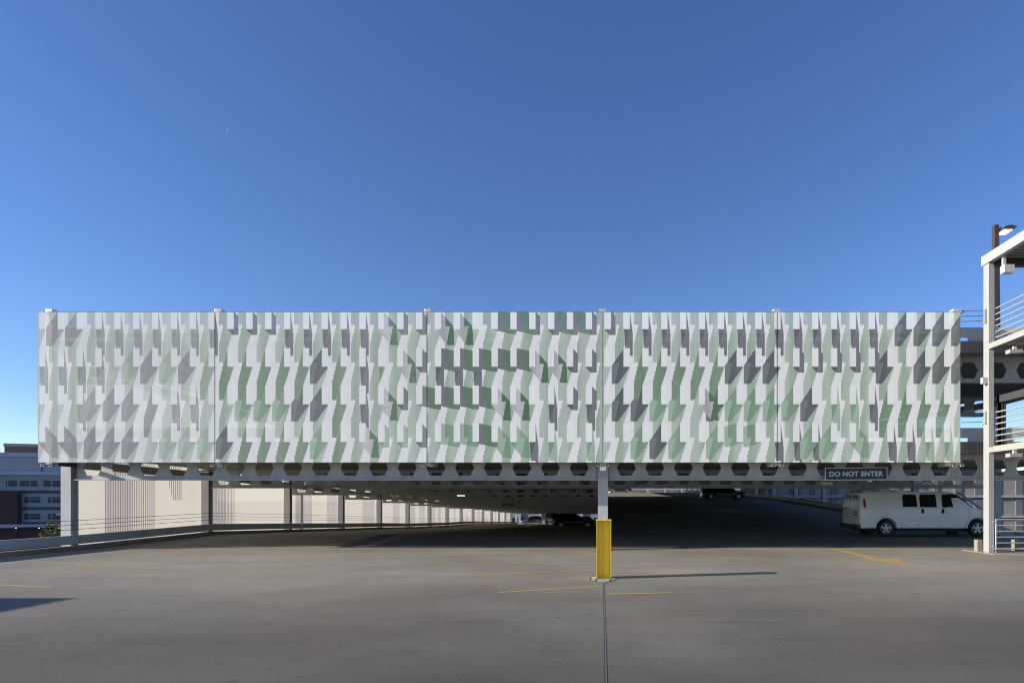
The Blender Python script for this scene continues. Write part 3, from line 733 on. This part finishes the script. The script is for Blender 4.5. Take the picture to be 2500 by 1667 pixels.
mb = MB(); mb.lathe([(.001, -.03), (.03, -.03), (.035, 0), (.03, .03), (.001, .03)], (.20, 0, zz + .10), 10); mb.build('photocell', M_galv, lp)
tag(lp, 'lit street lamp on a dark bronze pole behind the stair tower', 'street lamp')

# ---------------------------------------------------------------- vehicles
def loft(mb, secs, mi=0, caps=True):
    m_ = len(secs[0]); o = len(mb.v); vs = [p for s in secs for p in s]; fs = []
    for i in range(len(secs) - 1):
        for j in range(m_):
            a = i * m_ + j; b = i * m_ + (j + 1) % m_; fs.append((a, b, b + m_, a + m_))
    if caps: fs += [tuple(range(m_))[::-1], tuple(range((len(secs) - 1) * m_, len(secs) * m_))]
    mb.add(vs, fs, mi)
def wheel(parent, x, y, r, rr, out, wd=.22, spokes=5):
    root = empty('wheel', (x, y, r)); root.parent = parent
    s = 1 if out > 0 else -1
    mb = MB(); mb.lathe([(rr, -wd / 2 * s), (r * .93, -wd / 2 * s), (r, -wd / 3 * s), (r, wd / 3 * s), (r * .93, wd / 2 * s), (rr * 1.02, wd / 2 * s), (rr * .98, wd / 2 * s - .02 * s)], n=32); mb.build('tyre', M_black, root, smooth=True)
    mb = MB(); f = s * (wd / 2 - .03)
    mb.lathe([(rr, f + .02 * s), (rr * .9, f + .015 * s), (rr * .86, f - .03 * s), (.001, f - .05 * s)], n=32, mi=1)
    mb.lathe([(rr * 1.01, f + .025 * s), (rr * .95, f + .03 * s), (rr * .86, f + .0 * s)], n=32)
    mb.lathe([(rr * .34, f - .02 * s), (rr * .32, f + .02 * s), (.001, f + .03 * s)], n=20)
    for k in range(spokes):
        a = 2 * math.pi * k / spokes + .3; c, q = math.cos(a), math.sin(a); w1, w2 = rr * .19, rr * .15
        pts = []
        for (rad, hw2) in ((rr * .2, w1), (rr * .93, w2)):
            for sg_ in (-1, 1): pts.append((rad * c - sg_ * hw2 * q, rad * q + sg_ * hw2 * c))
        ring = [pts[0], pts[1], pts[3], pts[2]]
        mb.prism(ring, 'y', f - .02 * s, f + .012 * s)
    mb.build('rim', [M_rim, M_dark], root)
def ip(tab, x):
    if x <= tab[0][0]: return tab[0][1]
    for (a, za), (b, zb) in zip(tab, tab[1:]):
        if x <= b: return za + (zb - za) * (x - a) / (b - a)
    return tab[-1][1]
def stations(L0, L1, arches, r, extra=()):
    xs = set(np.round(np.arange(L0, L1 + .001, .12), 4)); xs |= {L0, L1} | set(extra)
    for c in arches:
        for k in range(13): xs.add(round(c - r * math.cos(math.pi * k / 12), 4))
    return sorted(xs)
def bottom(x, zb, arches, r, cz):
    for c in arches:
        if abs(x - c) < r: return max(zb, cz + math.sqrt(r * r - (x - c) ** 2))
    return zb

def make_van():
    root = empty('van', (11.28, 26.3, 0.10)); paint = mat('van_white', (0.92, 0.93, 0.95), .3, .04, 1.5, coat=.4)
    Wd = 1.0; ax = (1.04, 5.0); ar = .46
    top = [(-.08, 1.35), (-.05, 1.75), (-.0, 1.93), (.2, 1.985), (1.5, 2.01), (3.3, 2.00), (3.9, 1.96), (4.18, 1.90), (4.5, 1.60), (4.86, 1.28), (5.2, 1.22), (5.55, 1.13), (5.74, 1.0), (5.82, .85)]
    wt = [(-.08, .90), (-.02, .97), (.05, 1.0), (5.2, 1.0), (5.5, .95), (5.82, .78)]
    xs = stations(-.08, 5.82, ax, ar, (-.05, -.02, .0, 4.18, 4.86, 5.74))
    secs = []
    for x in xs:
        zt = ip(top, x); wv = ip(wt, x) * Wd; zb = bottom(x, .36, ax, ar, .38); zb = min(zb, zt - .2)
        l4 = min(1.22, zt - .16); l3 = min(.86, (zb + l4) / 2 + .1); l3 = max(l3, zb + .05)
        lean = .12 * min(1, max(0, (zt - 1.22)) / .75)
        half = [(wv * .9, zb), (wv * .985, zb + .03), (wv, l3), (wv * .995, l4), (wv - lean, zt - .12 * (1 if zt > 1.4 else .6)), (wv - lean - .10, zt - .025), (wv * .4, zt)]
        secs.append([(x, -y, z) for y, z in half] + [(x, y, z) for y, z in half[::-1]])
    mb = MB(); loft(mb, secs); mb.build('body', paint, root, smooth=True)
    def sidep(x, z, s, off=.006):
        zt = ip(top, x); wv = ip(wt, x); l4 = min(1.22, zt - .16); zl5 = zt - .12
        lean = .12 * min(1, max(0, (zt - 1.22)) / .75)
        y = wv * .995 - (lean) * max(0, z - l4) / max(.05, zl5 - l4) if z > l4 else wv
        return (x, s * (y + off), z)
    def sp(name, pts, m, s=-1, off=.006, par=None, th=.012):
        a = [sidep(x, z, s, off) for x, z in pts]; b = [sidep(x, z, s, off - th) for x, z in pts]; n = len(pts); mb = MB()
        mb.add(a + b, [tuple(range(n)), tuple(range(n, 2 * n))[::-1]] + [(i, (i + 1) % n, n + (i + 1) % n, n + i) for i in range(n)])
        return mb.build(name, m, par or root)
    for s in (-1, 1):
        for pts in ([(1.78, 1.32), (2.36, 1.32), (2.36, 1.84), (1.78, 1.84)], [(2.52, 1.31), (3.20, 1.31), (3.20, 1.84), (2.52, 1.84)], [(3.50, 1.30), (4.72, 1.30), (4.40, 1.60), (4.14, 1.80), (3.98, 1.84), (3.50, 1.84)]):
            cx = sum(p[0] for p in pts) / len(pts); cz = sum(p[1] for p in pts) / len(pts)
            sp('window_frame', [(cx + (x - cx) * 1.07, cz + (z - cz) * 1.09) for x, z in pts], M_black, s, .004)
            sp('window', pts, M_glass, s, .008)
        for x in (1.69, 2.43, 3.36): sp('door_seam', [(x, .42), (x + .011, .42), (x + .011, 1.86), (x, 1.86)], M_black, s, .003)
        sp('door_seam', [(4.42, .42), (4.43, .42), (4.62, .9), (4.62, 1.22), (4.61, 1.22), (4.61, .9)], M_black, s, .003)
        for x in (2.55, 3.43): sp('door_handle', [(x, 1.02), (x + .10, 1.02), (x + .10, 1.21), (x, 1.21)], M_black, s, .02, th=.03)
        sp('side_crease', [(.1, 1.245), (4.6, 1.235), (4.6, 1.243), (.1, 1.253)], mat('van_shade', (.5, .51, .52), .4), s, .002)
        sp('tail_light', [(.055, 1.28), (.16, 1.28), (.15, 1.64), (.055, 1.64)], M_red, s, .012, th=.03)
        mb = MB()
        for c in ax:
            n = 14; v0 = []
            for k in range(n + 1):
                a = math.pi * k / n
                for rad, dy in ((ar, .0), (ar + .035, .0), (ar + .03, .02), (ar, .02)): v0.append((c - rad * math.cos(a), s * (.992 + dy), .37 + rad * math.sin(a)))
            mb.add(v0, [(4 * k + j, 4 * k + (j + 1) % 4, 4 * k + 4 + (j + 1) % 4, 4 * k + 4 + j) for k in range(n) for j in range(4)])
        mb.build('wheel_arch_trim', paint, root)
        for c in ax: wheel(root, c, s * (.87), .365, .235, s, .24)
    mb = MB(); mb.box(-.22, .10, -.93, .93, .36, .54); mb.build('rear_bumper', M_dark, root, bevel=.03)
    mb = MB(); loft(mb, [[(x, -y, z) for y, z in ((w_, .34), (w_, .72))] + [(x, y, z) for y, z in ((w_, .72), (w_, .34))] for x, w_ in ((5.45, .985), (5.75, .93), (5.93, .75))]); mb.build('front_bumper', M_dark, root, bevel=.02)
    mb = MB(); mb.box(5.80, 5.86, -.7, .7, .74, .98); mb.build('grille', M_dark, root)
    for s in (-1, 1):
        mb = MB(); mb.box(5.62, 5.83, s * .56, s * .80, .78, .96); mb.build('headlight', M_lens, root)
        mb = MB(); mb.add([(-.092, s * .08, 1.28), (-.092, s * .74, 1.28), (-.06, s * .70, 1.80), (-.06, s * .08, 1.80), (-.08, s * .08, 1.28), (-.08, s * .74, 1.28), (-.04, s * .70, 1.80), (-.04, s * .08, 1.80)], [(0, 1, 2, 3), (7, 6, 5, 4), (0, 1, 5, 4), (1, 2, 6, 5), (2, 3, 7, 6), (3, 0, 4, 7)])
        mb.build('rear_window', M_glass, root)
    mb = MB(); mb.add([(4.88, -.82, 1.30), (4.88, .82, 1.30), (4.26, .74, 1.86), (4.26, -.74, 1.86), (4.84, -.82, 1.27), (4.84, .82, 1.27), (4.22, .74, 1.83), (4.22, -.74, 1.83)], [(0, 1, 2, 3), (7, 6, 5, 4), (0, 1, 5, 4), (1, 2, 6, 5), (2, 3, 7, 6), (3, 0, 4, 7)]); mb.build('windscreen', M_glass, root)
    mb = MB(); mb.box(-.105, -.085, -.62, -.34, .92, 1.12); mb.build('plate_recess', M_dark, root)
    mb = MB(); mb.box(-.111, -.106, -.58, -.40, .97, 1.07); mb.build('licence_plate', M_lens, root)
    mb = MB(); mb.box(.3, 5.3, -.8, .8, .24, .40); mb.build('underbody', M_black, root)
    return root
van = make_van()
tag(van, 'white panel van with side windows parked in the shade by the stair tower', 'van')

def make_car(name, label, cat, loc, rz, L, H, col, style, group=None):
    root = empty(name, loc, rz); paint = mat(name + '_paint', col, .25, coat=.6)
    wd = .92; h = L / 2; fx = .40 if style != 'pickup' else .40
    ax = (-h + .19 * L, h - .20 * L); rw = .34; ar = .40
    belt = .95 if H > 1.6 else .90
    top = [(-h, .62), (-h + .06, belt - .03), (-h + .3, belt), (h - .33 * L, belt + .02), (h - .28 * L, belt + .0), (h - .08 * L, belt - .16), (h - .02, belt - .28), (h, .5)]
    wt = [(-h, .74), (-h + .12, .88), (-h + .5, wd), (h - .8, wd), (h - .2, .86), (h, .68)]
    xs = stations(-h, h, ax, ar, (-h + .06,))
    secs = []
    for x in xs:
        zt = ip(top, x); wv = ip(wt, x); zb = min(bottom(x, .24, ax, ar, .33), zt - .14)
        half = [(wv * .88, zb), (wv * .97, zb + .03), (wv, (zb + zt) / 2), (wv * .985, zt - .08), (wv * .93, zt - .01), (wv * .5, zt + .01)]
        secs.append([(x, -y, z) for y, z in half] + [(x, y, z) for y, z in half[::-1]])
    mb = MB(); loft(mb, secs); mb.build('body', paint, root, smooth=True)
    # cabin
    x0, x1 = -h + .05, h - .27 * L; xr0, xr1 = {'suv': (-h + .38, h - .45 * L), 'hatch': (-h + .65, h - .50 * L), 'minivan': (-h + .35, h - .42 * L)}[style]
    if style == 'hatch': x0 = -h + .12
    ctop = [(x0, belt), (xr0, H - .05), (xr0 + .5, H), (xr1 - .2, H - .01), (xr1, H - .05), (x1, belt)]
    secs = []
    for x in sorted(set([x0, xr0, xr1, x1] + list(np.linspace(x0, x1, 22)))):
        zt = max(ip(ctop, x), belt + .005); wv = wd - .05; le = .22 * (zt - belt) / max(.1, H - belt)
        half = [(wv, belt - .05), (wv, belt + .0), (wv - le, zt - .05 * min(1, (zt - belt) / .3)), (wv - le - .1, zt), (.2, zt + .005)]
        secs.append([(x, -y, z) for y, z in half] + [(x, y, z) for y, z in half[::-1]])
    mb = MB(); loft(mb, secs); mb.build('cabin', paint, root, smooth=True)
    def side_y(z): return wd - .05 - .22 * (z - belt) / (H - belt)
    zt_ = H - .12
    def edge_x(z, rear):
        if rear: return x0 + (xr0 - x0) * (z - belt) / (H - belt) + .12
        return x1 - (x1 - xr1) * (z - belt) / (H - belt) - .14
    mid = (xr0 + xr1) / 2 + .1; zb_ = belt + .05
    spans = [('r', mid - .05), (mid + .05, 'f')] if style == 'hatch' else [('r', xr0 + .55), (xr0 + .65, mid - .02 + .2), (mid + .3, 'f')]
    for s in (-1, 1):
        for a, b in spans:
            pts = []
            pa = (edge_x(zb_, 1), edge_x(zt_, 1)) if a == 'r' else (a, a); pb = (edge_x(zb_, 0), edge_x(zt_, 0)) if b == 'f' else (b, b)
            pts = [(pa[0], zb_), (pb[0], zb_), (pb[1], zt_), (pa[1], zt_)]
            A = [(x, s * (side_y(z) + .006), z) for x, z in pts]; B = [(x, s * (side_y(z) - .004), z) for x, z in pts]; mb = MB()
            mb.add(A + B, [(0, 1, 2, 3), (7, 6, 5, 4), (0, 1, 5, 4), (1, 2, 6, 5), (2, 3, 7, 6), (3, 0, 4, 7)]); mb.build('side_window', M_glass, root)
        for c in ax: wheel(root, c, s * (.80), rw, .22, s, .2)
        mb = MB(); mb.box(-h - .01, -h + .16, s * .60, s * .84, .68, .86); mb.build('tail_light', M_red, root, bevel=.02)
        mb = MB(); mb.box(h - .2, h - .03, s * .52, s * .80, .58, .70); mb.build('headlight', M_lens, root, bevel=.02)
        mb = MB(); mb.box(x1 - .25, x1 - .08, s * .88, s * 1.02, belt + .02, belt + .15); mb.build('mirror', paint, root, bevel=.02)
    for (xa, za, xb, zb2, nm) in ((x1 - .03, belt + .05, xr1 + .06, H - .09, 'windscreen'), (x0 + .01, belt + .08, xr0 - .04, H - .13, 'rear_window')):
        sg_ = 1 if nm == 'windscreen' else -1; q = .035 * sg_
        mb = MB(); mb.add([(xa + q, -.74, za), (xa + q, .74, za), (xb + q, .60, zb2), (xb + q, -.60, zb2), (xa, -.74, za - .01), (xa, .74, za - .01), (xb, .60, zb2 - .02), (xb, -.60, zb2 - .02)], [(0, 1, 2, 3), (7, 6, 5, 4), (0, 1, 5, 4), (1, 2, 6, 5), (2, 3, 7, 6), (3, 0, 4, 7)]); mb.build(nm, M_glass, root)
    tag(root, label, cat, group)
    return root
def onramp(px, Y, side): return ((px - CX) * Y / F, Y, zprof(side, Y))
make_car('hatchback', 'black hatchback parked across the left ramp behind the middle column', 'car', onramp(1404, 61, -1), 0, 4.5, 1.50, (.008, .008, .018), 'hatch')
make_car('suv', 'grey estate car at the sunlit far end of the left ramp', 'car', onramp(1298, 126, -1), math.pi, 4.6, 1.72, (.10, .095, .085), 'suv')
make_car('suv', 'dark car seen end on, half hidden by the black hatchback', 'car', onramp(1355, 95, -1), R(-62), 4.8, 1.85, (.03, .03, .032), 'suv')
make_car('suv', 'small dark car beyond the bonnet of the black hatchback', 'car', onramp(1434, 118, -1), R(20), 4.5, 1.60, (.04, .04, .045), 'suv')
make_car('minivan', 'dark minivan parked high on the right ramp', 'car', onramp(1766, 61, 1), 0, 4.7, 1.70, (.012, .010, .022), 'minivan')
make_car('suv', 'dark car at the top of the right ramp just beyond the middle column', 'car', onramp(1513, 108, 1), 0, 4.5, 1.65, (.02, .02, .026), 'suv')

# ---------------------------------------------------------------- surroundings
# unseen off-frame block, inferred and sized from the shadow it casts on the deck
o = MB().box(-20.6, -18.35, 3.2, 8.1, -1.5, 3.05).build('stair_enclosure', M_conc, bevel=.02)
tag(o, 'plain concrete stair enclosure beyond the left rail of the open deck', 'building')
# glass office building at left
ob = empty('office_building', (-92, 104, -10), R(16))
M_bw = mat('blue_grey_panel', (.33, .35, .44), .5, .06, .4); M_bl = mat('pale_panel', (.42, .44, .52), .5, .05, .4); M_brick = mat('maroon_brick', (.06, .035, .035), .8, .15, 3)
M_win = mat('blue_window', (.025, .04, .055), .3, spec=.35); M_teal = mat('teal_panel', (.23, .28, .33), .4, .06, .6)
def bb(name, m, x0, x1, y0, y1, z0, z1): return MB().box(x0, x1, y0, y1, z0, z1).build(name, m, ob)
zz = lambda py, Y=103: W(0, py, Y).z + 10
bb('wall', M_teal, -46, 10, 0, 30, 0, zz(1160))
bb('upper_wall', M_bw, -46, 9.9, .6, 29, zz(1160) + .003, zz(1108))
bb('parapet', M_bl, -46.2, 10.1, .35, .597, zz(1116), zz(1106))
bb('cornice', M_bl, -46.4, 10.3, -.6, .35, zz(1160) + .003, zz(1152))
for (a, b) in ((1204, 1197), (1244, 1237)):
    bb('dark_band', M_win, -8.9, 9.9, -.05, -.003, zz(a), zz(b))
for x in (-34, -22, -13, -6.5, 1.2, 7): bb('panel_joint', M_win, x, x + .12, .54, .597, zz(1151), zz(1117))
bb('brick_wing', M_brick, -46, -9.0, -1.2, -.004, 0, zz(1198)); bb('podium', M_brick, -9.0, 12, -1.0, -.004, 0, zz(1275))
bb('canopy', M_bw, -30, 12, -3.0, -1.21, zz(1285), zz(1278))
for (a, b) in ((1187, 1173), (1227, 1213), (1267, 1253)):
    x = -45.5 if a == 1187 else -8.6
    k = 0
    while x < 9:
        wv = [2.4, 3.2, 2.2, 1.5][k % 4]
        x2 = min(x + wv, 9.6); bb('window', M_win, x, x2, -.04, -.003, zz(a), zz(b)); x += wv + (.5 if k % 2 else .9); k += 1
    for q in range(12 if a != 1187 else 30): bb('mullion', M_bl, 9.2 - q * 1.55, 9.28 - q * 1.55, -.085, -.041, zz(a), zz(b))
    bb('transom', M_teal, -8.6 if a != 1187 else -45.5, 9.6, -.10, -.088, zz((a + b) / 2 - 1), zz((a + b) / 2 - 1.8))
M_warm = emis('window_strip_light', (1, .62, .3), .5)
for x in (-4.0, 1.0, 5.4): bb('interior_light', M_warm, x, x + 2, -.12, -.09, zz(1256), zz(1255.2))
for x in (-17.5, -14.2, -8.2, -5.0, -2.2, 3.6): bb('canopy_light', M_lamp2, x, x + .14, -3.1, -3.003, zz(1287), zz(1286.2))
tag(ob, 'blue grey glass and panel office building at the left edge', 'building')
pb = empty('rooftop_block', (-100, 118, -10), R(16)); zz2 = lambda py: W(0, py, 116).z + 10
MB().box(-16.5, 2, 0, 14, 0, zz2(1092)).build('wall', mat('brown_brick', (.15, .105, .08), .8, .1, 1), pb)
MB().box(-16.6, -.5, -.1, 14, zz2(1092) + .002, zz2(1085)).build('parapet', mat('tan_panel', (.34, .25, .19), .7, .08, 1), pb)
MB().box(0.0, 16, -.6, 12, 0, zz2(1083)).build('louvre_wall', mat('dark_louvre', (.03, .034, .055), .6, .1, 1), pb)
m_ = MB()
for k in range(14): m_.box(.5 + k * 1.1, .62 + k * 1.1, -.7, -.605, zz2(1111), zz2(1086))
m_.build('louvre', M_dark, pb)
m_ = MB()
for k in range(7): m_.tube([(.4 + k * .9, 0, zz2(1083)), (.4 + k * .9, 0, zz2(1080.5))], .06, 5)
m_.tube([(.2, 0, zz2(1081)), (7, 0, zz2(1081))], .05, 5); m_.build('roof_railing', M_bl, pb)
tag(pb, 'brown brick tower block with dark louvred side rising behind the office', 'building')

# tree by the left rail
def leaf_tree(name, loc, r, hgt, label, seed, n=2600):
    rng = random.Random(seed); root = empty(name, loc)
    mb = MB(); mb.tube([(0, 0, 0), (.1, .05, hgt * .35), (.0, .1, hgt * .75)], .16, 8)
    for k in range(6):
        a = k * 1.05; mb.tube([(0.05, .05, hgt * (.35 + .06 * k)), (math.cos(a) * r * .7, math.sin(a) * r * .7, hgt * (.62 + .05 * k))], .05, 5)
    mb.build('trunk', mat('bark', (.09, .07, .05), .9, .2, 8), root)
    mb = MB(); clumps = [(Vector((rng.uniform(-.65, .65) * r, rng.uniform(-.65, .65) * r, hgt * .68 + rng.uniform(-.32, .32) * hgt * .8)), rng.uniform(.25, .45) * r) for _ in range(22)]
    for k in range(n):
        c, cr = rng.choice(clumps); d = Vector((rng.gauss(0, 1), rng.gauss(0, 1), rng.gauss(0, .8))); d = d.normalized() * cr * rng.uniform(.5, 1.1)
        p = c + d; u = Vector((rng.gauss(0, 1), rng.gauss(0, 1), rng.gauss(0, 1))).normalized(); v = u.orthogonal().normalized(); s = rng.uniform(.06, .13)
        mb.add([p - u * s, p + v * s * .5, p + u * s, p - v * s * .5], [(0, 1, 2, 3)], rng.choice((0, 0, 1)))
    mb.build('crown', [mat('leaf', (.14, .15, .03), .6, .3, 2), mat('leaf_light', (.24, .22, .05), .6, .2, 2)], root)
    tag(root, label, 'tree'); return root
leaf_tree('street_tree', (W(158, 0, 45).x, 45, -10), 1.5, 10.2, 'yellow green street tree below the left rail beside the first column', 3)
leaf_tree('street_tree', (W(118, 0, 60).x, 60, -10), 2.0, 6.5, 'small green street tree low under the left rail', 5, 1200)
# buildings beyond the garage
nb = empty('ribbed_building', (19.5, 70, -10)); M_rb = mat('rib_panel', (.27, .25, .22), .6, .08, .5); M_rb2 = mat('rib_panel_dark', (.15, .15, .16), .6, .1, .5)
MB().box(0, 75, 0, 12, 0, 15.0).build('wall', M_rb, nb)
for k in range(30):
    x = .6 + k * 2.45
    MB().box(x, x + [.8, 1.3, .5][k % 3], -.12, -.003, 6.5, 14.6).build('window', M_rb2, nb)
for z in (9.6, 12.0): MB().box(0, 75, -.3, -.123, z, z + .25).build('ledge', mat('ledge_panel', (.38, .37, .34), .6, .1, 2), nb)
tag(nb, 'pale grey ribbed building seen past the van through the right openings', 'building')
fb = empty('distant_building', (-50, 175, -12)); MB().box(0, 75, 0, 15, 0, 14).build('wall', mat('grey_block', (.22, .24, .25), .7, .1, .3), fb)
for k in range(30):
    for zf in (2.5, 6.2, 9.9): MB().box(1 + k * 2.45, 2.6 + k * 2.45, -.1, -.003, zf, zf + 2.2).build('window', M_win, fb)
for k in range(12): MB().box(.4 + k * 6.2, 1.0 + k * 6.2, -.5, -.11, 0, 14).build('pier', M_bl, fb)
tag(fb, 'grey block with window rows beyond the far end of the left ramp', 'building')
hb = empty('hall_building', (2, 140, -10)); MB().box(0, 60, 0, 12, 0, 17.0).build('wall', mat('pale_block', (.36, .37, .39), .7, .1, .3), hb)
for k in range(14):
    for zf in (13.2, 14.6): MB().box(1 + k * 4.1, 4.2 + k * 4.1, -.1, -.003, zf, zf + 1.0).build('window', M_rb2, hb)
tag(hb, 'pale block with window bands beyond the top of the right ramp', 'building')
# thin daytime moon
mb = MB(); Ym = 3000.0; c = W(559.5, 320, Ym); r = 7.0 * Ym / F
n = 18; outer = [(r * math.cos(R(95) + math.pi * .95 * k / n), r * math.sin(R(95) + math.pi * .95 * k / n)) for k in range(n + 1)]
inner = [(x * .78 + r * .0, y) for x, y in outer][::-1]
mb.prism(outer + inner[1:-1], 'y', -4, 4)
m = bpy.data.materials.new('moon_glow'); m.use_nodes = True; nn = m.node_tree.nodes; ll = m.node_tree.links
for x in list(nn): nn.remove(x)
ou = nn.new('ShaderNodeOutputMaterial'); em = nn.new('ShaderNodeEmission'); em.inputs[0].default_value = (.8, .85, 1, 1); em.inputs[1].default_value = .014; tp = nn.new('ShaderNodeBsdfTransparent'); ad = nn.new('ShaderNodeAddShader')
ll.new(em.outputs[0], ad.inputs[0]); ll.new(tp.outputs[0], ad.inputs[1]); ll.new(ad.outputs[0], ou.inputs[0])
o = mb.build('moon', m); o.location = c; tag(o, 'faint thin crescent moon in the blue sky', 'moon')
